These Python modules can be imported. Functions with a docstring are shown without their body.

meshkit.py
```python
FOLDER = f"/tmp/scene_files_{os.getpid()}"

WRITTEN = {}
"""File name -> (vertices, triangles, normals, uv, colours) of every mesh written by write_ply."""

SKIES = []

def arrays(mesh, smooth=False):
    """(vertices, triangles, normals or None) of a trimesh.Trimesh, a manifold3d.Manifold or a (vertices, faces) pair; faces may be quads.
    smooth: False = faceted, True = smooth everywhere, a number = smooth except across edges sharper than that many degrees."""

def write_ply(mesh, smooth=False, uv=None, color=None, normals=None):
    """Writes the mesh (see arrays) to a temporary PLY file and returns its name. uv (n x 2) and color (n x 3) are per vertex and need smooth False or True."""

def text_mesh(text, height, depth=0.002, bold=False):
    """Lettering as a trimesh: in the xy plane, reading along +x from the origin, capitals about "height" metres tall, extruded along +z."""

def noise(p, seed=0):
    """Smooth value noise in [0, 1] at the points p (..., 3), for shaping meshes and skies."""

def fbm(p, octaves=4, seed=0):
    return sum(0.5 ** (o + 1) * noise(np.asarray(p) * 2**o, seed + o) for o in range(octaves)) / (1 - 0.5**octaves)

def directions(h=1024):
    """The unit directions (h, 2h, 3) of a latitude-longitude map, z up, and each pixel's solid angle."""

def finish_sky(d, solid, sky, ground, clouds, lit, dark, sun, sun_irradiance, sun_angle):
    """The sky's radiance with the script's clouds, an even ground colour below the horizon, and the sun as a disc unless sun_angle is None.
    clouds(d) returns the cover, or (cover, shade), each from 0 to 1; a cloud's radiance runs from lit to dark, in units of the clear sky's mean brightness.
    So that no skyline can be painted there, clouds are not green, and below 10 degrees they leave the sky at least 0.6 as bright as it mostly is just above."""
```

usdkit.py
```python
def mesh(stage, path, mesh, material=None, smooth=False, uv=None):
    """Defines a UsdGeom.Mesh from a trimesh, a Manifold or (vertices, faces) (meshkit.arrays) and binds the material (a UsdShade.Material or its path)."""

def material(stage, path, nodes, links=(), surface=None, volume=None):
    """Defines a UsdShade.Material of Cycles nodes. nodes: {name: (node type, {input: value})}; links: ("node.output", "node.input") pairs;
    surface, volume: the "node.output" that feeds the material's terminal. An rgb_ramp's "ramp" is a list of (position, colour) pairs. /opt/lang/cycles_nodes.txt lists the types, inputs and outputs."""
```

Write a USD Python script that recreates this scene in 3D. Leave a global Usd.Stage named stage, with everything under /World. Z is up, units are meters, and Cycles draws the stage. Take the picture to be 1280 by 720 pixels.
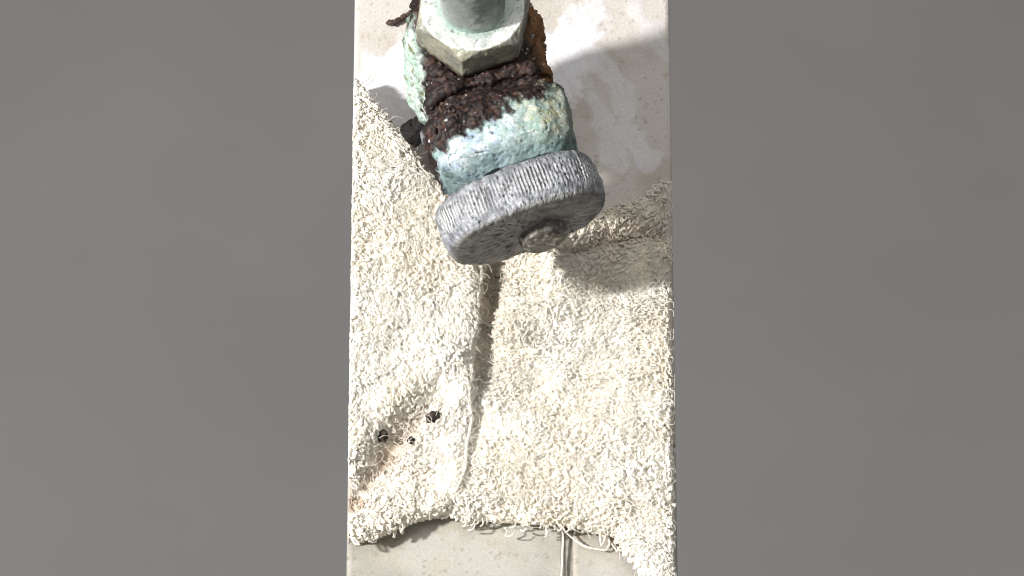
import math
import numpy as np
import trimesh
import shapely
from scipy import ndimage
from manifold3d import Manifold
from pxr import Usd, UsdGeom, UsdLux, UsdShade, Sdf, Gf, Vt
import usdkit
from meshkit import noise

stage = Usd.Stage.CreateInMemory()
UsdGeom.SetStageUpAxis(stage, UsdGeom.Tokens.z)
UsdGeom.SetStageMetersPerUnit(stage, 1.0)
UsdGeom.Xform.Define(stage, '/World')
UsdGeom.Scope.Define(stage, '/World/Looks')
T = Sdf.ValueTypeNames
V3 = lambda *a: np.array(a, float)
ROTS = [trimesh.transformations.random_rotation_matrix(np.random.default_rng(k).random(3))[:3, :3] for k in range(8)]
def fbm(p, octaves=4, seed=0):
    """fractal noise whose octaves are turned against each other, so that no grid shows"""
    p = np.asarray(p, float); out = 0
    for o in range(octaves):
        q = p @ ROTS[(o + seed) % 8] * 2 ** o
        out = out + 0.5 ** (o + 1) * 0.5 * (noise(q, seed + o) + noise(q @ ROTS[(o + seed + 3) % 8] * 1.13 + 17.3, seed + o + 50)) 
    out = out / (1 - 0.5 ** octaves)
    return np.clip(0.5 + (out - 0.5) * 1.6, 0, 1)
def unit(v):
    v = np.asarray(v, float); return v / np.linalg.norm(v, axis=-1, keepdims=True)

# ------------------------------------------------------------------ camera
ELEV = math.radians(60)
DIST, FPX = 1.8, 8000.0                       # metres to the middle of the floor; focal length in 1280-wide pixels
FWD = V3(0, math.cos(ELEV), -math.sin(ELEV))
UP = V3(0, math.sin(ELEV), math.cos(ELEV))
RIGHT = V3(1, 0, 0)
CAM = -FWD * DIST
cam = UsdGeom.Camera.Define(stage, '/World/camera')
cam.CreateHorizontalApertureAttr(36.0)
cam.CreateVerticalApertureAttr(20.25)
cam.CreateFocalLengthAttr(36.0 * FPX / 1280)
cam.CreateClippingRangeAttr(Gf.Vec2f(0.05, 50))
M = np.eye(4); M[0, :3], M[1, :3], M[2, :3], M[3, :3] = RIGHT, UP, -FWD, CAM
cam.AddTransformOp().Set(Gf.Matrix4d(M.tolist()))
cam.CreateExposureAttr(0.0)
def at(px, py, z=0.0):
    """the point of the place at height z that the photograph shows at pixel (px, py)"""
    px, py = np.asarray(px, float), np.asarray(py, float)
    d = FWD + ((px - 640) / FPX)[..., None] * RIGHT - ((py - 360) / FPX)[..., None] * UP
    t = (z - CAM[2]) / d[..., 2]
    return CAM + d * t[..., None]
MM = 0.001

# ------------------------------------------------------------------ lamps (a torch beside the camera, an added overhead fill, the room's bounce)
def lamp(kind, name, pos, target, intensity, color, **kw):
    l = getattr(UsdLux, kind).Define(stage, '/World/' + name)
    z = -unit(np.asarray(target) - np.asarray(pos)); x = unit(np.cross(V3(0, 1, 0.01), z)); y = np.cross(z, x)
    m = np.eye(4); m[0, :3], m[1, :3], m[2, :3], m[3, :3] = x, y, z, pos
    l.AddTransformOp().Set(Gf.Matrix4d(m.tolist()))
    l.CreateIntensityAttr(intensity); l.CreateColorAttr(Gf.Vec3f(*color))
    for k, v in kw.items(): getattr(l, f'Create{k}Attr')(v)
    return l
KEY_DIR = unit(V3(-0.95, -0.27, 0.84))         # towards the torch
lamp('DiskLight', 'torch_lamp', V3(0, 0.02, 0.03) + 1.5 * KEY_DIR, V3(0, 0.02, 0.03), 1170.0, (1.0, 0.975, 0.945), Radius=0.06)
lamp('RectLight', 'overhead_fill', V3(0.1, 0.35, 2.2), V3(0, 0, 0), 2.5, (1.0, 0.98, 0.96), Width=1.3, Height=1.3)  # unseen fill panel added overhead to lift the shadows
dome = UsdLux.DomeLight.Define(stage, '/World/room_light')
dm = usdkit.material(stage, '/World/Looks/room_bounce', {'b': ('background_shader', {'color': (1.0, 0.975, 0.94), 'strength': 0.26})}, surface='b.background')
UsdShade.MaterialBindingAPI.Apply(dome.GetPrim()).Bind(dm)

# ------------------------------------------------------------------ helpers
used = {}
def path_of(name, parent=None):
    base = str(parent.GetPath()) if parent is not None else '/World'
    k = used.get((base, name), 0); used[(base, name)] = k + 1
    return f'{base}/{name}' + (f'_{k:03d}' if k else '')
def obj(name, mesh, mat, parent=None, smooth=True, color=None, label=None, kind=None):
    p = path_of(name, parent)
    m = usdkit.mesh(stage, p, mesh, '/World/Looks/' + mat, smooth=smooth)
    if color is not None:
        pv = UsdGeom.PrimvarsAPI(m).CreatePrimvar('tint', T.Color3fArray, 'vertex')
        pv.Set(Vt.Vec3fArray.FromNumpy(np.ascontiguousarray(np.clip(color, 0, 1), dtype=np.float32)))
    pr = m.GetPrim()
    if label: pr.SetCustomDataByKey('label', label)
    if kind: pr.SetCustomDataByKey('kind', kind)
    return pr
def thing(name, label=None, cat=None, kind=None):
    pr = UsdGeom.Xform.Define(stage, path_of(name)).GetPrim()
    return tag(pr, label, cat, kind)
def tag(pr, label=None, cat=None, kind=None, group=None):
    for k, v in (('label', label), ('category', cat), ('kind', kind), ('group', group)):
        if v: pr.SetCustomDataByKey(k, v)
    return pr
def ss(a, b, x):
    t = np.clip((np.asarray(x) - a) / (b - a), 0, 1); return t * t * (3 - 2 * t)
def mixc(a, b, m):
    m = np.asarray(m)[..., None]; return np.asarray(a) * (1 - m) + np.asarray(b) * m
def srgb(r, g, b):
    c = np.array([r, g, b], float) / 255; return np.where(c < 0.04045, c / 12.92, ((c + 0.055) / 1.055) ** 2.4)
def grid_mesh(xs, ys, Z, keep=None):
    """height field as quads; keep = boolean per vertex"""
    ny, nx = Z.shape
    X, Y = np.meshgrid(xs, ys)
    v = np.stack([X, Y, Z], -1).reshape(-1, 3)
    i = np.arange(nx * ny).reshape(ny, nx)
    f = np.stack([i[:-1, :-1], i[:-1, 1:], i[1:, 1:], i[1:, :-1]], -1).reshape(-1, 4)
    if keep is not None:
        f = f[keep.reshape(-1)[f].all(1)]
    f = np.vstack([f[:, [0, 1, 2]], f[:, [0, 2, 3]]])
    u, inv = np.unique(f, return_inverse=True)
    return v[u], inv.reshape(-1, 3), u
def tubes(paths, radius, sides=5, taper=0.0):
    """paths (n, k, 3) -> one mesh of n closed tubes with k rings; radius scalar or (n,) or (n,k)"""
    paths = np.asarray(paths, float); n, k, _ = paths.shape
    t = np.gradient(paths, axis=1); t = unit(t + 1e-12)
    ref = np.tile(V3(0.31, 0.17, 0.93), (n, 1))
    u = np.empty_like(paths); prev = ref
    for i in range(k):                                   # parallel transport
        a = prev - (prev * t[:, i]).sum(-1, keepdims=True) * t[:, i]
        prev = unit(a + 1e-9); u[:, i] = prev
    w = np.cross(t, u)
    r = np.broadcast_to(np.asarray(radius, float).reshape((-1, 1) if np.ndim(radius) == 1 else np.shape(radius)), (n, k))
    ang = np.arange(sides) / sides * 2 * np.pi
    v = paths[:, :, None] + r[:, :, None, None] * (np.cos(ang)[:, None] * u[:, :, None] + np.sin(ang)[:, None] * w[:, :, None])
    v = v.reshape(-1, 3)
    base = (np.arange(n) * k * sides)[:, None, None] + (np.arange(k - 1) * sides)[None, :, None]
    j = np.arange(sides)[None, None]; j2 = (j + 1) % sides
    q = np.stack([base + j, base + j2, base + sides + j2, base + sides + j], -1).reshape(-1, 4)
    f = np.vstack([q[:, [0, 1, 2]], q[:, [0, 2, 3]]])
    caps = []
    for e in (0, k - 1):
        b = np.arange(n) * k * sides + e * sides
        for s in range(1, sides - 1):
            tri = np.stack([b, b + s + 1, b + s], -1) if e == 0 else np.stack([b, b + s, b + s + 1], -1)
            caps.append(tri)
    return v, np.vstack([f, *caps])

# ------------------------------------------------------------------ materials
def tint_mat(name, rough=0.8, bump=0.0, bscale=900.0, grain=0.0, gscale=1500.0, metal=0.0, sheen=0.0, spec=0.3, sss=0.0, detail=5, bdist=0.0006, vor=0.0):
    n = {'a': ('attribute', {'attribute': 'tint'}), 'tc': ('texture_coordinate', {}),
         'p': ('principled_bsdf', {'roughness': max(rough, 0.0), 'metallic': metal, 'sheen_weight': sheen, 'sheen_roughness': 0.5, 'specular_ior_level': spec, 'subsurface_weight': sss, 'subsurface_scale': 0.0012, 'subsurface_radius': (1.0, 0.8, 0.55)})}
    l = []
    src = 'a.color'
    if grain:
        n['gn'] = ('noise_texture', {'scale': gscale, 'detail': 4.0, 'roughness': 0.65})
        n['gm'] = ('map_range', {'from_min': 0.3, 'from_max': 0.7, 'to_min': 1 - grain, 'to_max': 1 + grain})
        n['gx'] = ('mix_color', {'blend_type': 'multiply', 'fac': 1.0, 'use_clamp': False})
        l += [('tc.object', 'gn.vector'), ('gn.fac', 'gm.value'), (src, 'gx.a'), ('gm.result', 'gx.b')]
        src = 'gx.result'
    l.append((src, 'p.base_color'))
    if rough < 0:                                        # dark rust has a sheen, chalky verdigris is dull
        n['bw'] = ('rgb_to_bw', {}); n['rm'] = ('map_range', {'from_min': 0.02, 'from_max': 0.22, 'to_min': 0.58, 'to_max': 0.9, 'clamp': True})
        l += [(src, 'bw.color'), ('bw.val', 'rm.value'), ('rm.result', 'p.roughness')]
    if bump:
        n['bn'] = ('noise_texture', {'scale': bscale, 'detail': float(detail), 'roughness': 0.6})
        n['b'] = ('bump', {'strength': bump, 'distance': bdist})
        l += [('tc.object', 'bn.vector'), ('bn.fac', 'b.height'), ('b.normal', 'p.normal')]
    usdkit.material(stage, '/World/Looks/' + name, n, l, surface='p.BSDF')
tint_mat('stone', rough=0.45, bump=0.25, bscale=1100, grain=0.10, gscale=1300, spec=0.4)
tint_mat('corroded_brass', rough=-1, bump=0.28, bscale=1900, grain=0.30, gscale=2600, spec=0.32, bdist=0.0005)
tint_mat('rust_crust', rough=0.5, bump=0.9, bscale=1500, grain=0.45, gscale=2200, spec=0.6, bdist=0.0006)
tint_mat('plated_nut', rough=0.5, bump=0.25, bscale=1200, grain=0.16, gscale=1700, spec=0.5, metal=0.15, bdist=0.0003)
tint_mat('cast_zinc', rough=0.5, bump=0.6, bscale=2300, grain=0.32, gscale=3000, metal=0.3, spec=0.5, bdist=0.0004)
usdkit.material(stage, '/World/Looks/terry', {
    'a': ('attribute', {'attribute': 'tint'}), 'tc': ('texture_coordinate', {}), 'gn': ('noise_texture', {'scale': 2500.0, 'detail': 3.0}),
    'gm': ('map_range', {'from_min': 0.3, 'from_max': 0.7, 'to_min': 0.95, 'to_max': 1.04}), 'gx': ('mix_color', {'blend_type': 'multiply', 'fac': 1.0, 'use_clamp': False}),
    'b': ('bump', {'strength': 0.3, 'distance': 0.0003}), 'd': ('principled_bsdf', {'roughness': 0.95, 'specular_ior_level': 0.08, 'sheen_weight': 0.2}),
    't': ('translucent_bsdf', {}), 'm': ('mix_closure', {'fac': 0.10})},
    [('a.color', 'gx.a'), ('tc.object', 'gn.vector'), ('gn.fac', 'gm.value'), ('gm.result', 'gx.b'), ('gn.fac', 'b.height'), ('b.normal', 'd.normal'),
     ('gx.result', 'd.base_color'), ('gx.result', 't.color'), ('d.BSDF', 'm.closure1'), ('t.BSDF', 'm.closure2')], surface='m.closure')
tint_mat('cloth', rough=0.95, bump=0.5, bscale=2500, grain=0.10, gscale=1500, sheen=0.2, spec=0.1, bdist=0.0003)
tint_mat('black_grit', rough=0.55, bump=0.8, bscale=1800, grain=0.4, gscale=2500, spec=0.4)
usdkit.material(stage, '/World/Looks/grey_ground', {
    'tc': ('texture_coordinate', {}), 'n': ('noise_texture', {'scale': 9.0, 'detail': 3.0}), 'm': ('noise_texture', {'scale': 700.0, 'detail': 4.0}),
    'r': ('rgb_ramp', {'ramp': [(0.3, (0.183, 0.182, 0.180)), (0.7, (0.196, 0.196, 0.195))]}),
    'b': ('bump', {'strength': 0.04, 'distance': 0.0005}), 'p': ('principled_bsdf', {'roughness': 0.85, 'specular_ior_level': 0.15})},
    [('tc.object', 'n.vector'), ('tc.object', 'm.vector'), ('n.fac', 'r.fac'), ('r.color', 'p.base_color'), ('m.fac', 'b.height'), ('b.normal', 'p.normal')], surface='p.BSDF')
usdkit.material(stage, '/World/Looks/grout', {
    'tc': ('texture_coordinate', {}), 'n': ('noise_texture', {'scale': 600.0, 'detail': 4.0}),
    'r': ('rgb_ramp', {'ramp': [(0.3, (0.20, 0.19, 0.165)), (0.7, (0.34, 0.33, 0.29))]}), 'p': ('principled_bsdf', {'roughness': 0.9})},
    [('tc.object', 'n.vector'), ('n.fac', 'r.fac'), ('r.color', 'p.base_color')], surface='p.BSDF')

# ------------------------------------------------------------------ setting: grey ground and the strip of pale stone floor
g = trimesh.creation.box([8, 8, 0.02]); g.apply_translation([0, 0, -0.71])
tag(obj('grey_ground', g, 'grey_ground', smooth=False), 'plain matt grey ground below and on both sides of the pale stone', kind='structure')
SW = 0.0454                                    # half width of the strip of floor
floor = thing('pale_floor', 'pale stone strip under the towel and the valve', kind='structure')
bed = trimesh.creation.box([2 * SW - 0.001, 0.262, 0.03]); bed.apply_translation([0, 0.006, -0.0157])
obj('grout_bed', bed, 'grout', floor, smooth=False)
JX = at(711, 690)[0]                           # the joint between the two near tiles
JY = at(640, 560)[1]                           # the joint under the towel
def tile(x0, x1, y0, y1, seed, base, alt, paint=False):
    st = 0.0005
    xs = np.linspace(x0, x1, int((x1 - x0) / st) + 1); ys = np.linspace(y0, y1, int((y1 - y0) / st) + 1)
    X, Y = np.meshgrid(xs, ys); P = np.stack([X, Y, 0 * X], -1)
    Z = (fbm(P * 60, 4, seed) - 0.5) * 0.0004
    e = np.minimum.reduce([X - x0, x1 - X, Y - y0, y1 - Y]); Z -= 0.0005 * (1 - ss(0, 0.0011, e))
    m = ss(0.35, 0.68, fbm(P * 55 + 3, 5, seed + 3))
    c = mixc(base, alt, m)
    sp = ss(0.70, 0.78, fbm(P * 420, 3, seed + 9)); c = mixc(c, srgb(140, 120, 90), sp * 0.25)
    sp = ss(0.62, 0.72, fbm(P * V3(110, 110, 1), 4, seed + 13)); c = mixc(c, srgb(176, 158, 128), sp * 0.16)
    sp = ss(0.76, 0.82, fbm(P * 800, 2, seed + 21)); c = mixc(c, srgb(110, 96, 80), sp * 0.4)
    if paint:
        def smear(pts, w, seed, stretch=None):
            pp = at(np.array([p[0] for p in pts]), np.array([p[1] for p in pts]))[:, :2]
            ln = shapely.LineString(pp); d = shapely.distance(shapely.points(X, Y), ln)
            wob = (fbm(P * 150, 6, seed) - 0.5) * 2.2 * w
            return ss(1.0, 0.55, (d + wob) / w)
        ms = np.maximum.reduce([
            smear([(735, 20), (722, 60), (715, 95), (700, 110)], 0.0075, 31),
            smear([(735, 30), (752, 80), (776, 110), (782, 150), (772, 175)], 0.0036, 32) * 0.6,
            smear([(700, 60), (690, 100)], 0.0070, 33) * 0.9,
            smear([(780, 165), (800, 178), (812, 200)], 0.0040, 34) * 0.7,
            smear([(742, 128), (760, 160), (768, 200)], 0.0036, 38) * 0.6,
            smear([(444, 150), (480, 95), (500, 75), (520, 120)], 0.0075, 35),
            smear([(470, 130), (500, 150), (515, 130)], 0.0070, 36),
            smear([(800, 20), (830, 60)], 0.0045, 37) * 0.5])
        streak = 0.74 + 0.55 * (fbm(np.stack([X * 700 + 260 * Y + 3 * fbm(P * 40, 2, 43), Y * 50, 0 * X], -1), 2, 41) - 0.5) + 0.5 * (fbm(P * 200, 4, 42) - 0.5)
        ms = np.clip(ms * streak * 1.15, 0, 1)
        c = mixc(c, srgb(222, 222, 227), ms * 0.92)
        Z += ms * 0.0003
    tp = np.abs(e) < 1e-9
    v, f, u = grid_mesh(xs, ys, Z)
    n = len(v); bot = []
    ny, nx = Z.shape; idx = np.arange(n).reshape(ny, nx)
    ring = np.concatenate([idx[0, :], idx[1:, -1], idx[-1, -2::-1], idx[-2:0:-1, 0]])
    sk = v[ring].copy(); sk[:, 2] = -0.0019
    k = len(ring); a = ring; b = np.roll(ring, -1); a2 = n + np.arange(k); b2 = n + (np.arange(k) + 1) % k
    f = np.vstack([f, np.stack([a, a2, b2], -1), np.stack([a, b2, b], -1)])
    obj('tile', (np.vstack([v, sk]), f), 'stone', floor, smooth=True, color=np.vstack([c.reshape(-1, 3), c.reshape(-1, 3)[ring]]))
GJ = 0.0011
tile(-SW, SW, JY + GJ, 0.137, 1, srgb(200, 195, 189), srgb(184, 177, 168), paint=True)
tile(-SW, JX - GJ, -0.125, JY - GJ, 5, srgb(178, 176, 168), srgb(160, 158, 149))  # both near tiles coloured darker, painting in the torch's falloff
tile(JX + GJ, SW, -0.125, JY - GJ, 7, srgb(178, 175, 168), srgb(160, 157, 150))

# ------------------------------------------------------------------ the valve
valve = thing('shutoff_valve', 'corroded angle stop valve with verdigris, rust crust and grey oval handle', 'valve')
YAW = math.radians(16)
U = V3(math.sin(YAW), -math.cos(YAW), 0)       # along the handle's stem, towards the viewer
W = V3(math.cos(YAW), math.sin(YAW), 0)        # sideways
ZT = 0.074                                     # top of the nut
A0 = at(591, 8, ZT)                            # axis of the riser pipe
AX = V3(A0[0], A0[1], 0)
def dense(mf, edge):
    me = mf.refine_to_length(edge).to_mesh()
    return trimesh.Trimesh(me.vert_properties[:, :3], me.tri_verts, process=True)
def hull(points): return Manifold.hull_points(np.asarray(points, float))
def ring(center, axis, r, n=24, a=None, b=None, ph=0.0, sy=1.0):
    axis = unit(axis); a = unit(np.cross(axis, V3(0.02, 0.01, 1) if abs(axis[2]) < 0.9 else V3(0, 1, 0))) if a is None else a
    b = np.cross(axis, a)
    t = np.arange(n) / n * 2 * np.pi + ph
    return center + r * (np.cos(t)[:, None] * a + sy * np.sin(t)[:, None] * b)
# body
BZ = 0.0505
def bp(s, l, z): return AX + U * s + W * l + V3(0, 0, z)
def hexring(s, hw, hh, cut=0.55, dz=0.0, tw=0.0):
    pts = []
    for l, z in ((-1, -cut), (-1, cut), (-cut, 1), (cut, 1), (1, cut), (1, -cut), (cut, -1), (-cut, -1)):
        l2, z2 = l * hw, z * hh
        pts.append(bp(s, l2 * math.cos(tw) - z2 * math.sin(tw), BZ + dz + l2 * math.sin(tw) + z2 * math.cos(tw)))
    return np.array(pts)
body_m = hull(np.vstack([ring(AX + V3(0, 0, 0.028), V3(0, 0, 1), 0.0165, 20), ring(AX + V3(0, 0, 0.034), V3(0, 0, 1), 0.0190, 20), ring(AX + V3(0, 0, 0.058), V3(0, 0, 1), 0.0192, 20), ring(AX + V3(0, 0, 0.0625), V3(0, 0, 1), 0.0172, 20)]))
body_m = body_m + hull(np.vstack([hexring(0, 0.0180, 0.0120, 0.7), hexring(0.025, 0.0158, 0.0112, 0.7)]))
body_m = body_m + hull(np.vstack([hexring(0.0160, 0.0172, 0.0135, 0.72), hexring(0.0185, 0.0170, 0.0133, 0.72)]))
body = dense(body_m, 0.00040)
trimesh.smoothing.filter_taubin(body, iterations=8)
def local(v): d = v - AX; return d @ U, d @ W, v[:, 2]
def displace(m, amount):
    m.vertices = m.vertices + m.vertex_normals * np.asarray(amount)[:, None]; return m
def rust_mask(v):
    s, l, z = local(v)
    n = fbm(v * 260, 4, 21) - 0.5; n2 = fbm(v * 700, 3, 22) - 0.5
    edge = np.minimum(0.0315 - 0.40 * (l + 0.002), 0.0325) + 0.014 * n + 0.005 * n2         # rust ends further out on the left
    return ss(0.0012, -0.0012, s - edge) * ss(-0.0018, 0.0017, l + 0.006 * n + 0.0162 + 0.32 * np.maximum(0, s - 0.008))
def crust_color(v, seed=0):
    """dark rust with red-brown patches, black hollows and pale crystals"""
    a = fbm(v * 380, 4, 51 + seed); b = fbm(v * 900, 3, 52 + seed); c3 = fbm(v * 1500, 2, 53 + seed)
    c = mixc(srgb(38, 29, 27), srgb(64, 44, 37), ss(0.48, 0.70, a))
    c = mixc(c, srgb(26, 21, 21), ss(0.52, 0.36, b))
    c = mixc(c, srgb(86, 62, 52), ss(0.64, 0.76, b) * 0.7)
    return c, c3
def verdigris_color(v):
    s, l, z = local(v)
    a = fbm(v * 170, 4, 61); b = fbm(v * 420, 4, 62); d = fbm(v * 1100, 3, 63)
    c = mixc(srgb(166, 186, 184), srgb(208, 217, 221), ss(0.43, 0.57, a))
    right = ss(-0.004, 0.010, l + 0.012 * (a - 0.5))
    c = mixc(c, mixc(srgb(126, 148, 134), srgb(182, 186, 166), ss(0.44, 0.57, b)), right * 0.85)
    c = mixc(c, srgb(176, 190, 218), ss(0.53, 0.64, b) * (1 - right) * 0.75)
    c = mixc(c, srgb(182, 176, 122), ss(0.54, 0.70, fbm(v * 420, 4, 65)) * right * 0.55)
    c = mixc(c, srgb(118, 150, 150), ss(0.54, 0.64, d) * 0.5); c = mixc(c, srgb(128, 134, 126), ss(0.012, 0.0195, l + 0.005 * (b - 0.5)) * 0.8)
    c = mixc(c, srgb(74, 72, 66), ss(0.74, 0.82, fbm(v * 800, 3, 66)) * 0.8)
    crk = np.abs(fbm(v * 170, 4, 68) - 0.5); c = mixc(c, srgb(60, 92, 96), ss(0.022, 0.004, crk) * ss(0.45, 0.6, fbm(v * 110, 2, 69)) * 0.8)
    c = mixc(c, srgb(232, 236, 236), ss(0.76, 0.86, fbm(v * 1200, 2, 67)) * 0.8)
    return c
bv = np.array(body.vertices)
r = rust_mask(bv); s, l, z = local(bv)
amp = (fbm(bv * 300, 4, 11) - 0.5) * 0.0030 + (fbm(bv * 1100, 3, 12) - 0.5) * 0.0010 * (0.5 + r) - 0.0006 * ss(0.6, 0.7, fbm(bv * 1300, 2, 13))
def crustd(p):
    n_ = fbm(p * 150, 4, 121) * 8; k_ = np.floor(n_); flakes = (k_ + ss(0.30, 0.70, n_ - k_)) / 8
    return (flakes - 0.5) * 0.0040
displace(body, amp * (1 - 0.6 * r) + r * (0.0006 + crustd(bv)))
bv = np.array(body.vertices)
cr, c3 = crust_color(bv)
cr = mixc(cr, srgb(132, 96, 62), ss(0.012, 0.018, l + 0.004 * (fbm(bv * 300, 3, 5) - 0.5)) * 0.75)
cr = mixc(cr, srgb(190, 186, 184), ss(0.84, 0.90, c3) * 0.8)
lg = mixc(srgb(192, 206, 198), srgb(160, 188, 172), ss(0.4, 0.65, fbm(bv * 200, 4, 71)))
lg = mixc(lg, srgb(120, 116, 84), ss(0.60, 0.72, fbm(bv * 420, 3, 72)))
vc = verdigris_color(bv)
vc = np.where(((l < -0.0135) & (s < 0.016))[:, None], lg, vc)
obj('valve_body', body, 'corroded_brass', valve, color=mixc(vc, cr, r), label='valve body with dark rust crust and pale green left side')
# bonnet nut between body and handle, its facets swollen with verdigris
bn = hull(np.vstack([hexring(0.0220, 0.0180, 0.0120, 0.62, tw=0.16), hexring(0.0255, 0.0202, 0.0142, 0.60, tw=0.16), hexring(0.0370, 0.0186, 0.0125, 0.60, tw=0.16), hexring(0.0425, 0.0128, 0.0070, 0.60, dz=0.001, tw=0.16) + W * 0.002]))
bonnet = dense(bn, 0.00036); trimesh.smoothing.filter_taubin(bonnet, iterations=5)
q = np.array(bonnet.vertices); r = rust_mask(q)
displace(bonnet, (fbm(q * 170, 4, 14) - 0.5) * 0.0017 + (fbm(q * 1000, 3, 15) - 0.5) * 0.0005 + r * (0.0010 + crustd(q)) - 0.0004 * ss(0.76, 0.84, fbm(q * 1100, 2, 115)))
q = np.array(bonnet.vertices); s, l, z = local(q)
cr, c3 = crust_color(q, 2); cr = mixc(cr, srgb(190, 186, 184), ss(0.84, 0.90, c3) * 0.8)
vc = verdigris_color(q)
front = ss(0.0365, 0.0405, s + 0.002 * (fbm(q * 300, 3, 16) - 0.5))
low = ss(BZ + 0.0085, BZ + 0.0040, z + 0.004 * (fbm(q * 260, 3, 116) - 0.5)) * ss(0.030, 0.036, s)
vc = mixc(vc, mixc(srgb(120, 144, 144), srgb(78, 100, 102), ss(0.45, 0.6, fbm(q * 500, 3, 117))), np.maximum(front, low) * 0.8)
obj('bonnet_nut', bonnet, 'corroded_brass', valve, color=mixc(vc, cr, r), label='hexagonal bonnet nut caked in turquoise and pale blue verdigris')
# crust: lumps of rust heaped round the foot of the compression nut and over the body's shoulders
rng = np.random.default_rng(5)
lumps, lcol = [], []
ico = trimesh.creation.icosphere(1)
def lump(p, size, seed, col, crystal=False):
    v = (np.array(ico.vertices) * (0.45 + 0.9 * rng.random(3))) @ trimesh.transformations.random_rotation_matrix(rng.random(3))[:3, :3]
    v = v * (0.65 + 0.7 * fbm(np.array(ico.vertices) * 1.7 + seed * 3.1, 3, seed))[:, None]
    lumps.append((v * size + p, np.array(ico.faces))); lcol.append(np.tile(col, (len(v), 1)))
tree_pts, fi = trimesh.sample.sample_surface(trimesh.util.concatenate([body, bonnet]), 9000, seed=3)
keep = rust_mask(tree_pts); s, l, z = local(tree_pts)
dens = keep * (0.02 + 0.98 * np.maximum(0.08 * ss(0.50, 0.6, fbm(tree_pts * 180, 3, 81)), ss(-0.009, -0.013, l) + ss(0.011, 0.015, l)).clip(0, 1)) * (z > 0.038)
sel = np.nonzero(rng.random(len(tree_pts)) < dens * 0.06)[0]
for k in sel:
    p = tree_pts[k]
    ll = local(p[None])[1][0]
    w = rng.random()
    if w < 0.07: col, sz = srgb(206, 204, 206), 0.00032 + 0.00035 * rng.random()
    elif w < 0.26: col, sz = srgb(120, 118, 118), 0.0005 + 0.0005 * rng.random()
    else:
        col = mixc(srgb(34, 25, 21), srgb(78, 54, 42), rng.random() ** 2); sz = 0.0005 + 0.0010 * rng.random() ** 2
        if ll > 0.0135: col = mixc(col, srgb(142, 118, 84), 0.6)
    lump(p, sz, int(k) % 997, col)
cv = np.vstack([a for a, _ in lumps]); off = np.cumsum([0] + [len(a) for a, _ in lumps[:-1]])
cf = np.vstack([f + o for (_, f), o in zip(lumps, off)])
obj('rust_crust', (cv, cf), 'rust_crust', valve, smooth=False, color=np.vstack(lcol), label='lumpy dark brown rust crust with pale crystals', kind='stuff')
# compression nut
NR, NH = 0.0166, 0.0112
ph = math.radians(-100)
hx = Manifold.extrude(__import__('manifold3d').CrossSection([[(NR * math.cos(ph + k * math.pi / 3), NR * math.sin(ph + k * math.pi / 3)) for k in range(6)]]), NH)
prof = [(0, -0.0001), (NR * 0.97, -0.0001), (NR * 1.01, 0.0012), (NR * 1.01, NH - 0.0026), (NR * 0.85, NH + 0.0001), (0, NH + 0.0001)]
cone = Manifold.revolve(__import__('manifold3d').CrossSection([prof]), 96)
hx = hx ^ cone
nut = dense(hx.translate([A0[0], A0[1], ZT - NH]), 0.0005)
trimesh.smoothing.filter_taubin(nut, iterations=9)
q = np.array(nut.vertices)
displace(nut, (fbm(q * 300, 4, 17) - 0.5) * 0.0009 + (fbm(q * 1300, 2, 18) - 0.5) * 0.00025)
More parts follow.
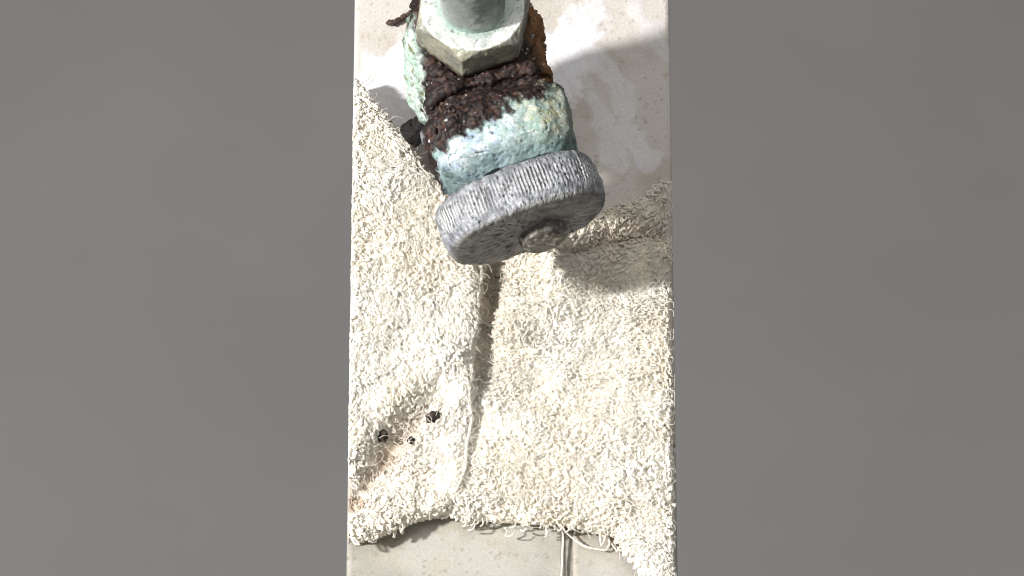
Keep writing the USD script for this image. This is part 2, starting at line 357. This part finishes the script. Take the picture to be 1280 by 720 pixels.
q = np.array(nut.vertices); top = ss(0.75, 0.95, np.array(nut.vertex_normals)[:, 2]); rr = np.hypot(q[:, 0] - A0[0], q[:, 1] - A0[1])
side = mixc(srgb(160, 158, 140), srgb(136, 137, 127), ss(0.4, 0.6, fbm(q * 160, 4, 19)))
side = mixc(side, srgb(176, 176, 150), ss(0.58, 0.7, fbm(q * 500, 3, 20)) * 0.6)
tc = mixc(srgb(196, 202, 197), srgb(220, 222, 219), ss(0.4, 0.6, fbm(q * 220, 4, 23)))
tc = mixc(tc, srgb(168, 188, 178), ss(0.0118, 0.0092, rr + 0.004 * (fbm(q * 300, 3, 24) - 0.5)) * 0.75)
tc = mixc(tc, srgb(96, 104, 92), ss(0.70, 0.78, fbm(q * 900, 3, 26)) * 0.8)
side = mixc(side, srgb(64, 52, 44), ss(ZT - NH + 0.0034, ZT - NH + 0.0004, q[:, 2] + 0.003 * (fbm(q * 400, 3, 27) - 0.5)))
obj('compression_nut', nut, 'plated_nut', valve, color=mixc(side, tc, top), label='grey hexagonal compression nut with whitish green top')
# riser pipe
PR = 0.0089
zz = np.linspace(ZT - 0.004, 0.0945, 60); th = np.arange(120) / 120 * 2 * np.pi
R2, TH = np.meshgrid(zz, th, indexing='ij')
P = np.stack([A0[0] + PR * np.cos(TH), A0[1] + PR * np.sin(TH), R2], -1)
P = P + np.stack([np.cos(TH), np.sin(TH), 0 * TH], -1) * ((fbm(P * 500, 3, 28) - 0.5) * 0.0003)[..., None]
pc = mixc(srgb(134, 141, 136), srgb(164, 170, 164), ss(0.35, 0.65, fbm(P * 150, 4, 29)))
pc = mixc(pc, srgb(104, 108, 104), ss(0.56, 0.70, fbm(P * 330, 4, 30)) * 0.7)
pc = mixc(pc, srgb(156, 184, 172), ss(ZT + 0.0026, ZT + 0.0002, R2 + 0.003 * (fbm(P * 400, 3, 33) - 0.5)) * 0.85)
i = np.arange(60 * 120).reshape(60, 120); j = np.roll(i, -1, 1)
pf = np.stack([i[:-1], j[:-1], j[1:], i[1:]], -1).reshape(-1, 4); pf = np.vstack([pf[:, [0, 1, 2]], pf[:, [0, 2, 3]]])
pv = np.vstack([P.reshape(-1, 3), [[A0[0], A0[1], 0.0945]]]); capf = np.stack([i[-1], np.roll(i[-1], -1), np.full(120, len(pv) - 1)], -1)
obj('riser_pipe', (pv, np.vstack([pf, capf])), 'plated_nut', valve, color=np.vstack([pc.reshape(-1, 3), pc[-1, :1]]), label='grey riser pipe with a mint green ring at its foot')
# inlet pipe: dark rusty stub from under the body into the floor
in0, in1 = AX + V3(0, 0, 0.036), np.array(at(515, 169, 0.020))
axn = unit(in1 - in0); end = in1 + axn * 0.001
stub = hull(np.vstack([ring(in0, axn, 0.0034, 28), ring(in1, axn, 0.0034, 28)])) + hull(np.vstack([ring(in1 - axn * 0.003, axn, 0.0036, 28), ring(end, axn, 0.0036, 28)]))
stub = stub + hull(np.vstack([ring(AX + V3(0, 0, 0.032), V3(0, 0, 1), 0.0105, 28), ring(AX + V3(0, 0, -0.0005), V3(0, 0, 1), 0.0105, 28)]))
stub = dense(stub, 0.0007); q = np.array(stub.vertices); displace(stub, (fbm(q * 420, 4, 34) - 0.5) * 0.0016)
c, _ = crust_color(np.array(stub.vertices), 4)
obj('inlet_pipe', stub, 'black_grit', valve, color=c * 0.12, label='blackened inlet pipe below the valve body')
# stem
st = dense(Manifold.hull_points(np.vstack([ring(bp(0.036, 0, BZ), U, 0.0070, 24), ring(bp(0.052, 0.001, BZ + 0.001), U, 0.0070, 24)])), 0.0012)
obj('stem', st, 'corroded_brass', valve, color=np.tile(srgb(70, 66, 58), (len(st.vertices), 1)))
# oval handle: a cast disc with a knurled rim
HC = np.array(at(652, 263, 0.0520))
HY = math.radians(18.5)
HU = unit(V3(math.sin(HY), -math.cos(HY), -0.07)); HW0 = unit(np.cross(V3(0, 0, 1), HU)); HV0 = np.cross(HU, HW0)
ROLL = math.radians(12)
HW = HW0 * math.cos(ROLL) + HV0 * math.sin(ROLL); HV = -HW0 * math.sin(ROLL) + HV0 * math.cos(ROLL)
HA, HB, HT = 0.0231, 0.0142, 0.0132
NT = 1044; t = np.arange(NT) / NT * 2 * np.pi
ex = 2 / 2.35
ox, oz = np.sign(np.cos(t)) * np.abs(np.cos(t)) ** ex, np.sign(np.sin(t)) * np.abs(np.sin(t)) ** ex
per = np.concatenate([[0], np.cumsum(np.hypot(np.diff(HA * ox), np.diff(HB * oz)))]); per_total = per[-1] + per[1]
NRIB = 116
ridge = 0.5 + 0.5 * np.cos(per / per_total * 2 * np.pi * NRIB)
ridge = ridge ** 0.8
# profile: (inset from the rim, position along the axis, rib weight)
pr = [(1.0, -0.0064, 0), (0.55, -0.0070, 0), (0.12, -0.0076, 0), (0.06, -0.0076, 0), (0.025, -0.0070, 0), (0.006, -0.0058, 0.1), (0.0, -0.0048, 0.4)]
pr += [(0.0, x, 1.0) for x in np.linspace(-0.0042, 0.0016, 20)]
pr += [(0.004, 0.0024, 0.5), (0.012, 0.0033, 0.1), (0.022, 0.0044, 0), (0.04, 0.0056, 0), (0.075, 0.0063, 0), (0.2, 0.0065, 0), (0.34, 0.0063, 0), (0.5, 0.0061, 0), (0.66, 0.0060, 0), (0.82, 0.0060, 0), (1.0, 0.0060, 0)]
fine = []
for a, b in zip(pr[:-1], pr[1:]):
    k = 1 if abs(a[2] + b[2]) > 1.5 else (5 if abs(a[0] - b[0]) > 0.1 and a[1] > 0 else 2)
    for m_ in range(k): fine.append(tuple(np.array(a) + (np.array(b) - np.array(a)) * m_ / k))
fine.append(pr[-1]); fine = np.array(fine); K = len(fine)
ins, ax_, rw = fine[:, 0][:, None], fine[:, 1][:, None], fine[:, 2][:, None]
sc = 1 - np.minimum(ins, 0.9985)
wear = ss(0.15, 0.55, np.abs(ox))[None]          # ribs fade at the two ends of the oval
wear = (1 - 0.75 * ss(0.80, 0.98, np.abs(ox))[None]) * (0.25 + 0.75 * ss(0.36, 0.56, fbm(np.stack([ox * 3.1, oz * 3.1, 0 * ox], -1) + 7, 3, 90)))[None]
H = HC + (HA * sc * ox)[..., None] * HW + (HB * sc * oz)[..., None] * HV + (ax_ + 0 * sc * ox)[..., None] * HU
nrm = unit((ox / HA)[None, :, None] * HW + (oz / HB)[None, :, None] * HV)
nbl = nrm * (1 - ss(0.02, 0.12, ins))[..., None] + HU * np.sign(ax_)[..., None] * ss(0.01, 0.1, ins)[..., None]
pit = fbm(H * 900, 4, 91) - 0.5; big = fbm(H * 160, 3, 92) - 0.5; pin = ss(0.72, 0.82, fbm(H * 1300, 2, 93))
H = H + nrm * (rw * wear * (ridge - 0.6) * 0.00062)[..., None] + nbl * (pit * 0.0008 + big * 0.0012 - pin * 0.0004)[..., None]
hcol = mixc(srgb(160, 163, 169), srgb(116, 119, 124), ss(0.34, 0.70, fbm(H * 420, 4, 94)))
ribc = rw * wear * ss(0.35, 0.8, ridge) * np.ones_like(pit)
bandn = ss(0.36, 0.58, fbm(H * 130, 3, 95))
hcol = mixc(hcol, srgb(226, 224, 218), ribc * (0.35 + 0.6 * bandn))
hcol = mixc(hcol, srgb(64, 64, 66), np.clip(rw * wear * ss(0.4, 0.05, ridge) * 0.25 + pin * 0.75 + ss(0.36, 0.24, fbm(H * 900, 3, 96)) * 0.6, 0, 0.9))
hcol = mixc(hcol, srgb(206, 206, 204), ss(0.74, 0.84, fbm(H * 700, 3, 97)) * 0.7)
hcol = mixc(hcol, srgb(116, 112, 98), (ax_ > 0.005) * 0.45 * np.ones_like(pit))
i = np.arange(K * NT).reshape(K, NT); j = np.roll(i, -1, 1)
hf = np.stack([i[:-1], j[:-1], j[1:], i[1:]], -1).reshape(-1, 4); hf = np.vstack([hf[:, [0, 1, 2]], hf[:, [0, 2, 3]]])
hm = trimesh.Trimesh(H.reshape(-1, 3), hf, process=False)
if hm.volume < 0: hf = hf[:, ::-1]
handle = obj('handle', (H.reshape(-1, 3), hf), 'cast_zinc', valve, color=hcol.reshape(-1, 3), label='pitted grey oval handle with a knurled rim')
# boss with a slotted screw in the middle of the handle's face
F0 = HC + HU * 0.0044 + HW * 0.0030 - HV * 0.0056
boss = hull(np.vstack([ring(F0, HU, 0.0072, 40), ring(F0 + HU * 0.0042, HU, 0.0064, 40), ring(F0 + HU * 0.0050, HU, 0.0050, 40)]))
boss = dense(boss, 0.0004); trimesh.smoothing.filter_taubin(boss, iterations=4); q = np.array(boss.vertices)
displace(boss, (fbm(q * 600, 4, 98) - 0.5) * 0.0006); q = np.array(boss.vertices)
bc = mixc(srgb(122, 120, 114), srgb(88, 85, 79), ss(0.42, 0.6, fbm(q * 500, 4, 99)))
bc = mixc(bc, srgb(196, 194, 188), ss(0.62, 0.72, fbm(q * 600, 3, 100)) * 0.6)
obj('handle_boss', boss, 'cast_zinc', handle, color=bc)

# ------------------------------------------------------------------ the towel
towel = thing('towel', 'cream terry towel folded over itself on the floor below the valve', 'towel')
GS = 0.0005
gx = np.arange(-0.0475, 0.0476, GS); gy = np.arange(-0.118, 0.104, GS)
GX, GY = np.meshgrid(gx, gy); GP = np.stack([GX, GY, 0 * GX], -1)
gpts = shapely.points(GX, GY)
def poly(pts, z, soften=0.0010):
    p = at(np.array([a for a, b in pts]), np.array([b for a, b in pts]), z)[:, :2]
    return shapely.Polygon(p).buffer(-soften).buffer(2 * soften).buffer(-soften)
def pxline(pts, z):
    p = at(np.array([a for a, b in pts]), np.array([b for a, b in pts]), z)[:, :2]
    return shapely.LineString(p)
def gauss(d, w): return np.exp(-(d / w) ** 2)
EX = SW - 0.0004
clip = shapely.box(-EX, -1, EX, 1)
# lower layer, right-hand side
RP = poly([(520, 300), (560, 262), (640, 268), (706, 288), (748, 284), (792, 268), (850, 240), (860, 760), (806, 728), (786, 694), (764, 668), (700, 654), (640, 652), (575, 648), (545, 640)], 0.004).intersection(clip)
LP = poly([(420, 68), (442, 90), (470, 126), (500, 162), (540, 214), (588, 252), (604, 335), (600, 385), (590, 450), (591, 510), (585, 570), (573, 618), (556, 630), (520, 638), (495, 648), (470, 660), (420, 666)], 0.010).intersection(clip)
def side_dist(P, w_in, w_side):
    """0..1 rise from the layer's own edge; the cut at the strip's two sides is steeper"""
    ins = shapely.contains(P, gpts)
    d = ndimage.distance_transform_edt(ins) * GS
    return ins, d
insR, dR = side_dist(RP, 0, 0); insL, dL = side_dist(LP, 0, 0)
def dist(line): return shapely.distance(gpts, line)
edge_in = np.minimum(dR, 9); sideR = np.minimum(GX + EX + 1, EX - GX)
capR = np.minimum(1, np.sqrt(np.clip(1 - (1 - np.clip(dR / 0.0045, 0, 1)) ** 2, 0, 1)))
nearside = ss(0.006, 0.001, EX - np.abs(GX))
capR2 = np.minimum(1, np.sqrt(np.clip(1 - (1 - np.clip(dR / 0.0018, 0, 1)) ** 2, 0, 1)))
capR = capR * (1 - nearside) + capR2 * nearside

HR = 0.0074 * capR
HR += capR * 0.0096 * gauss(dist(pxline([(690, 312), (740, 292), (800, 268), (850, 246)], 0.008)), 0.0062)
HR += capR * 0.0056 * gauss(dist(pxline([(700, 345), (742, 330), (790, 322), (850, 318)], 0.008)), 0.0052)
HR -= capR * 0.0040 * gauss(dist(pxline([(715, 330), (760, 312), (850, 300)], 0.006)), 0.0022)
HR -= capR * 0.0028 * gauss(dist(pxline([(735, 362), (790, 357), (850, 354)], 0.006)), 0.0030)
HR += capR * 0.0030 * gauss(dist(pxline([(640, 400), (720, 392), (850, 384)], 0.008)), 0.0075)
HR -= capR * 0.0030 * gauss(dist(pxline([(620, 320), (614, 390), (600, 470)], 0.006)), 0.0036)
HR -= capR * 0.0014 * gauss(dist(pxline([(600, 470), (594, 540), (584, 610)], 0.006)), 0.0022)   # trough along the flap
HR += capR * 0.0045 * (fbm(GP * 120, 3, 207) - 0.5) * ss(at(0, 372, 0.008)[1], at(0, 335, 0.008)[1], GY)
HR += capR * 0.0022 * (fbm(GP * 55, 3, 201) - 0.5) + capR * 0.0014 * (fbm(GP * 160, 3, 202) - 0.5)
capL = np.sqrt(np.clip(1 - (1 - np.clip(dL / 0.0036, 0, 1)) ** 2, 0, 1))
capL2 = np.sqrt(np.clip(1 - (1 - np.clip(dL / 0.0018, 0, 1)) ** 2, 0, 1))
nl = ss(0.006, 0.001, GX + EX)
capL = capL * (1 - nl) + capL2 * nl
lowpart = ss(at(0 * 1, 470, 0.01)[1], at(0 * 1, 560, 0.01)[1], GY)      # the flap gets thinner towards its hem
HL = (0.0052 + 0.0054 * capL) * (1 - 0.0 * lowpart)
HL -= 0.0024 * lowpart * capL
HL += capL * 0.0018 * gauss(dist(pxline([(600, 340), (590, 400), (572, 470)], 0.012)), 0.0075)
dv = dist(pxline([(440, 622), (462, 590), (492, 548), (520, 515), (548, 492)], 0.008))
wv = 0.0052 + 0.0016 * (fbm(GP * 90, 3, 205) - 0.5)
HL -= capL * 0.0050 * gauss(dv, wv)
HL += capL * 0.0020 * gauss(dist(pxline([(440, 560), (480, 520), (520, 490), (560, 455)], 0.010)), 0.0055)
HL += capL * (0.0026 * (fbm(GP * 45, 3, 203) - 0.5) + 0.0014 * (fbm(GP * 150, 3, 204) - 0.5))
HL = np.maximum(HL, HR + 0.0006)
bottomL = ss(at(0, 640, 0.004)[1], at(0, 606, 0.004)[1], GY)
HLbot = np.maximum(0.0022, np.where(insR, HR, 0) + 0.0005)
def cloth_slab(H, inside, bottom):
    v, f, u = grid_mesh(gx, gy, H, inside)
    vb = v.copy(); vb[:, 2] = np.broadcast_to(bottom, H.shape).reshape(-1)[u]; vb[:, 2] = np.minimum(vb[:, 2], v[:, 2] - 0.0004)
    n = len(v)
    e = np.sort(np.vstack([f[:, [0, 1]], f[:, [1, 2]], f[:, [2, 0]]]), 1)
    ed = np.vstack([f[:, [0, 1]], f[:, [1, 2]], f[:, [2, 0]]])
    _, inv, cnt = np.unique(e, axis=0, return_inverse=True, return_counts=True)
    be = ed[cnt[inv.reshape(-1)] == 1]
    sk = np.vstack([np.stack([be[:, 1], be[:, 0], be[:, 0] + n], -1), np.stack([be[:, 1], be[:, 0] + n, be[:, 1] + n], -1)])
    return np.vstack([v, vb]), np.vstack([f, f[:, ::-1] + n, sk]), u
CREAM = srgb(252, 249, 240); CREAM2 = srgb(251, 244, 230)
def cloth_col(p, stain_shade):
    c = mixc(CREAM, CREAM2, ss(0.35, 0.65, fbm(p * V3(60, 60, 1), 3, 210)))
    return mixc(c, srgb(178, 154, 134), np.clip(stain_shade, 0, 1))  # stain colour, used for the painted trough shade as well
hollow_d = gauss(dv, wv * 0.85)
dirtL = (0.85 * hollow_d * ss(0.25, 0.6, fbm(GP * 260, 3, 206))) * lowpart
shade_tanR = 0.40 * gauss(dist(pxline([(715, 330), (760, 312), (850, 300)], 0.006)), 0.003) + 0.40 * gauss(dist(pxline([(618, 325), (612, 400), (598, 480)], 0.006)), 0.004)  # tan shade of the fold and seam troughs, painted into the cloth
for nm, Hh, ins, bot, dt in (('lower_layer', HR, insR, np.where(insR, 0.0006 + 0.0016 * ss(0.006, 0.0, dR), 0.0006), shade_tanR), ('upper_flap', HL, insL, HLbot, dirtL)):
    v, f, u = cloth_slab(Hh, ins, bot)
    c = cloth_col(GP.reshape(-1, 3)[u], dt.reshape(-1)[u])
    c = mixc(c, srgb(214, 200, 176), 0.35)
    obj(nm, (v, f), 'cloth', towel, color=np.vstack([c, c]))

rng = np.random.default_rng(11)
def sampler(A):
    def s(x, y): return ndimage.map_coordinates(A, [(y - gy[0]) / GS, (x - gx[0]) / GS], order=1, mode='nearest')
    return s
def pile(H, inside, d, row, col, lean, length, height, radf, stain_shade, seed, skip):
    """rows of terry loops standing on the height field H"""
    ys, xs = np.meshgrid(np.arange(gy[0], gy[-1], row), np.arange(gx[0], gx[-1], col), indexing='ij')
    xs = xs + (np.arange(ys.shape[0]) % 2)[:, None] * col * 0.5
    x = (xs + rng.normal(0, 0.22 * col, xs.shape)).ravel(); y = (ys + rng.normal(0, 0.22 * row, ys.shape)).ravel()
    ok = sampler(inside.astype(float))(x, y) > 0.6
    x, y = x[ok], y[ok]
    g_y, g_x = np.gradient(H, GS); g_x, g_y = ndimage.gaussian_filter(g_x, 2), ndimage.gaussian_filter(g_y, 2)
    z = sampler(H)(x, y); nrm_ = unit(np.stack([-np.clip(sampler(g_x)(x, y), -1.6, 1.6), -np.clip(sampler(g_y)(x, y), -1.6, 1.6), np.ones_like(x)], -1))
    p = np.stack([x, y, z], -1); n = len(p)
    sk = rng.random(n) < skip(p); p, nrm_ = p[~sk], nrm_[~sk]; n = len(p)
    L = lean(p) + rng.normal(0, 0.34, (n, 2)); L = np.concatenate([L, np.zeros((n, 1))], 1)
    L = L - (L * nrm_).sum(-1, keepdims=True) * nrm_; amp_ = np.clip(np.linalg.norm(L, axis=-1, keepdims=True), 0.25, 1.25); L = unit(L) * amp_
    S = unit(np.cross(nrm_, L))
    ln = (length(p) * (0.7 + 0.6 * rng.random(n)))[:, None, None]; ht = (height(p) * (0.65 + 0.7 * rng.random(n)))[:, None, None]
    rr_ = radf(p) * (0.80 + 0.34 * rng.random(n)); wd = (rr_ * (1.5 + 1.1 * rng.random(n)))[:, None, None]
    tw = rng.normal(0, 0.9, n)[:, None, None]
    uu_ = np.linspace(-1, 1, 9); tt = (0.5 + 0.5 * (0.42 * uu_ + 0.58 * uu_ ** 3))[None, :, None]
    sn = np.sin(np.pi * tt)
    side_ = -np.cos(np.pi * tt); c_, s_ = np.cos(tw * sn), np.sin(tw * sn)
    path = p[:, None] + L[:, None] * (ln * sn ** 0.9) + (S[:, None] * c_ + nrm_[:, None] * s_) * (wd * side_ * (0.55 + 0.75 * sn * np.abs(side_) ** 0.4)) + nrm_[:, None] * (ht * (sn ** 0.7) * (1 - 0.35 * sn) * 1.35 - 0.0006)
    path += (L[:, None] * rng.normal(0, 0.00012, (n, 9, 1)) + S[:, None] * rng.normal(0, 0.00014, (n, 9, 1)))
    path[..., 2] = np.maximum(path[..., 2], 0.0006)
    inside_ = np.abs(path[..., 0]).max(1) < EX + 0.0007
    path, rr_, p = path[inside_], rr_[inside_], p[inside_]; n = len(p)
    tg = unit(np.gradient(path, axis=1) + 1e-12); n1 = unit(np.cross(tg, V3(0.2, 0.3, 0.93))); n2 = np.cross(tg, n1)
    o = (rng.random(n) * 6.28)[:, None] + np.arange(path.shape[1])[None] * (0.75 + 0.5 * rng.random((n, 1)))
    path = np.concatenate([path + (rr_[:, None] * 0.62)[..., None] * (np.cos(o + k * 2.094)[..., None] * n1 + np.sin(o + k * 2.094)[..., None] * n2) for k in range(3)])
    path[..., 0] = np.clip(path[..., 0], -EX, EX); rr_ = np.tile(rr_ * 0.56, 3); p = np.tile(p, (3, 1)); n = len(p)
    v, f = tubes(path, rr_, 4)
    cc = cloth_col(p, sampler(stain_shade)(p[:, 0], p[:, 1]))
    cc = cc * (0.95 + 0.07 * rng.random((n, 1)))
    odd = rng.random(n) < 0.012; cc[odd] *= 0.72
    return (v, f), np.repeat(cc, 4 * path.shape[1], 0)
DN = lambda py, z=0.008: at(0, py, z)[1]
def leanL(p):
    a = fbm(p * V3(70, 70, 0), 3, 220); ang = np.radians(-62) + (a - 0.5) * 3.2
    return np.stack([np.cos(ang), np.sin(ang)], -1) * 0.9
def leanR(p):
    a = fbm(p * V3(80, 80, 0), 3, 221); low = ss(DN(470), DN(600), p[:, 1])
    ang = np.radians(-150) + (a - 0.5) * (3.0 + 7.0 * low)
    return np.stack([np.cos(ang), np.sin(ang)], -1) * (0.95 - 0.35 * low)[:, None]
one = lambda k: (lambda p: np.full(len(p), k))
def lenL(p): return 0.0027 - 0.0013 * ss(DN(500), DN(560), p[:, 1]) * ss(-0.035, -0.02, p[:, 0])
def hgtL(p): return (0.0007 + 0.0007 * ss(0.35, 0.65, fbm(p * 140, 3, 230))) - 0.0004 * ss(DN(500), DN(560), p[:, 1]) * ss(-0.035, -0.02, p[:, 0])
def flatband(p): return gauss(np.hypot((p[:, 0] - 0.012) / 0.026, (p[:, 1] - DN(440)) / 0.024), 1.0) * ss(0.25, 0.7, fbm(p * V3(150, 150, 0), 3, 240))
def lenR(p): return 0.0020 - 0.0003 * flatband(p)
def hgtR(p): return (0.0007 + 0.0007 * ss(0.35, 0.65, fbm(p * 140, 3, 231))) - 0.0004 * flatband(p)
def radR(p): return 0.00031 - 0.00004 * flatband(p) + 0.00009 * ss(DN(480), DN(600), p[:, 1]) * ss(0.005, 0.02, p[:, 0])
def radL(p): return 0.00032 + 0.00004 * ss(DN(300), DN(450), p[:, 1]) - 0.00008 * ss(DN(510), DN(560), p[:, 1]) * ss(-0.035, -0.02, p[:, 0])
m, c = pile(HR, insR, dR, 0.00092, 0.00084, leanR, lenR, hgtR, radR, shade_tanR, 1, lambda p: 0.08 + (sampler(np.where(insL, dL, 0))(p[:, 0], p[:, 1]) > 0.004))
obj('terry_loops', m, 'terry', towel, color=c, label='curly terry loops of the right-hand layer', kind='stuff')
hol = sampler(hollow_d * lowpart)
m, c = pile(HL, insL, dL, 0.00092, 0.00084, leanL, lenL, hgtL, radL, dirtL, 2, lambda p: 0.08 + 0.22 * hol(p[:, 0], p[:, 1]))
obj('terry_loops', m, 'terry', towel, color=c, label='long combed terry loops of the left-hand flap', kind='stuff')
# single fibres standing out of the pile
fx = rng.uniform(-EX + 0.001, EX - 0.001, 5200); fy = rng.uniform(-0.095, 0.095, 5200)
il, ir = sampler(insL.astype(float))(fx, fy) > 0.5, sampler(insR.astype(float))(fx, fy) > 0.5
fz = np.where(il, sampler(HL)(fx, fy), sampler(HR)(fx, fy)) + 0.0009
ok = il | ir; fx, fy, fz = fx[ok], fy[ok], fz[ok]; nf = len(fx)
tt = np.linspace(0, 1, 8)[None]; a0 = rng.uniform(0, 6.28, (nf, 1)); bend = rng.normal(0, 2.2, (nf, 1)); fl = rng.uniform(0.0016, 0.0048, (nf, 1))
st_ = fl * tt
fp = np.stack([fx[:, None] + st_ * np.cos(a0 + bend * tt), fy[:, None] + st_ * np.sin(a0 + bend * tt), fz[:, None] + 0.0011 * np.sin(np.pi * tt) * rng.random((nf, 1)) * 1.6], -1)
fp[..., 0] = np.clip(fp[..., 0], -EX, EX)
v, f = tubes(fp, 0.000075, 3)
obj('stray_fibres', (v, f), 'terry', towel, color=np.tile(CREAM, (len(v), 1)), label='fine loose fibres over the pile', kind='stuff')
# stitched hem along the flap's right edge
def curve(pts, n):
    pts = np.asarray(pts, float); d = np.concatenate([[0], np.cumsum(np.linalg.norm(np.diff(pts, axis=0), axis=1))])
    from scipy.interpolate import PchipInterpolator
    return PchipInterpolator(d, pts)(np.linspace(0, d[-1], n))
hp = at(*np.array([(604, 336), (601, 385), (591, 450), (591, 510), (585, 570), (574, 612)], float).T, 0.0100)
hp[:, 0] -= 0.0006
hc = curve(hp, 420)
hz = sampler(HL); hc[:, 2] = np.maximum(hz(hc[:, 0] - 0.0010, hc[:, 1]) + 0.0003, 0.0072)
ph_ = np.arange(420) * 0.42
strands = []
for k in range(3):
    o = ph_ + k * 2 * np.pi / 3
    strands.append(hc + np.stack([0.0003 * np.cos(o) + 0.0003 * np.sin(ph_ * 0.17), 0 * o, 0.0003 * np.sin(o)], -1) + rng.normal(0, 0.00009, hc.shape))
hv, hf_ = tubes(np.array(strands), 0.00021, 6)
obj('hem', (hv, hf_), 'terry', towel, color=np.tile(srgb(244, 239, 228), (len(hv), 1)), label='stitched edge along the right side of the flap')
# loose threads
def thread(pts, rad, tint=srgb(238, 232, 220), strands_=2):
    p = np.array([at(a, b, zz_) for a, b, zz_ in pts]); c_ = curve(p, 120); o = np.arange(120) * 0.5
    ps = [c_ + 0.6 * rad * np.stack([np.cos(o + k * np.pi), np.sin(o + k * np.pi), np.cos(o * 1.3 + k * np.pi)], -1) for k in range(strands_)]
    v, f = tubes(np.array(ps), rad, 6)
    obj('loose_thread', (v, f), 'terry', towel, color=np.tile(tint, (len(v), 1)))
thread([(696, 652, .004), (704, 668, .0015), (703, 700, .0009), (702, 726, .0009)], 0.00024)
thread([(700, 655, .004), (715, 672, .002), (735, 684, .0015), (757, 688, .0015), (762, 678, .002), (750, 668, .003), (752, 682, .002), (758, 664, .004)], 0.00022)
thread([(722, 660, .004), (742, 664, .003), (756, 672, .002), (772, 690, .0012)], 0.0002)
thread([(560, 634, .004), (530, 638, .003), (500, 650, .002), (472, 662, .0022), (452, 656, .0035)], 0.00024)
thread([(588, 640, .004), (565, 634, .005), (535, 634, .004), (505, 646, .003)], 0.0002)
for k in range(70):                                # short fibre ends sticking out along the lower hem and the seam
    px = rng.uniform(580, 830); py = 652 + 10 * (px - 580) / 250 + rng.normal(0, 4) + max(0, px - 780) * 0.9
    a = rng.uniform(0.6, 2.4); L_ = rng.uniform(5, 13)
    thread([(px, py, .005), (px + L_ * .5 * math.cos(a), py + L_ * .5 * math.sin(a), .0045), (px + L_ * math.cos(a + .5), py + L_ * math.sin(a + .5), .003)], 0.00016, strands_=1) if k < 40 else None

# ------------------------------------------------------------------ crumbs on the flap and a splinter on the floor
def crumb(name, px, py, size, seed, label, stretch=(1, 1, 0.7)):
    i3 = trimesh.creation.icosphere(3); v = np.array(i3.vertices)
    v = v * (0.35 + 1.2 * fbm(v * 1.5 + seed, 3, seed))[:, None] * np.array(stretch) * size
    p = at(px, py, 0.008); zt = float(sampler(HL)(np.array([p[0]]), np.array([p[1]]))[0]) + 0.0013
    p = at(px, py, zt); v = v + p
    pr_ = obj(name, (v, np.array(i3.faces)), 'black_grit', color=mixc(srgb(34, 28, 28), srgb(78, 62, 54), ss(0.5, 0.7, fbm(v * 900, 3, seed))))
    tag(pr_, label, 'crumb', group=None)
crumb('black_crumb', 543, 521, 0.0021, 3, 'largest black crumb, right of the stained hollow in the towel flap', (1.0, 0.85, 0.7))
crumb('black_crumb', 478, 545, 0.0017, 8, 'mid-sized black crumb at the left rim of the stained hollow', (0.85, 1.0, 0.7))
crumb('black_crumb', 514, 551, 0.0012, 14, 'smallest black crumb, low in the middle of the stained hollow', (0.9, 1.0, 0.7))
tw_ = np.array([at(a, b, zz_) for a, b, zz_ in ((484, 29, .001), (493, 27, .0016), (502, 23, .0014), (512, 17, .0016), (526, 12, .0012))])
c_ = curve(tw_, 40) + rng.normal(0, 0.00018, (40, 3)); rad_ = 0.0006 + 0.0004 * noise(c_ * 900, 3) ; rad_[0] = rad_[-1] = 0.0002
v, f = tubes(c_[None], rad_[None], 8)
tag(obj('rust_splinter', (v, f), 'black_grit', color=np.tile(srgb(74, 56, 52), (len(v), 1))), 'thin dark brown splinter on the floor left of the nut', 'splinter')
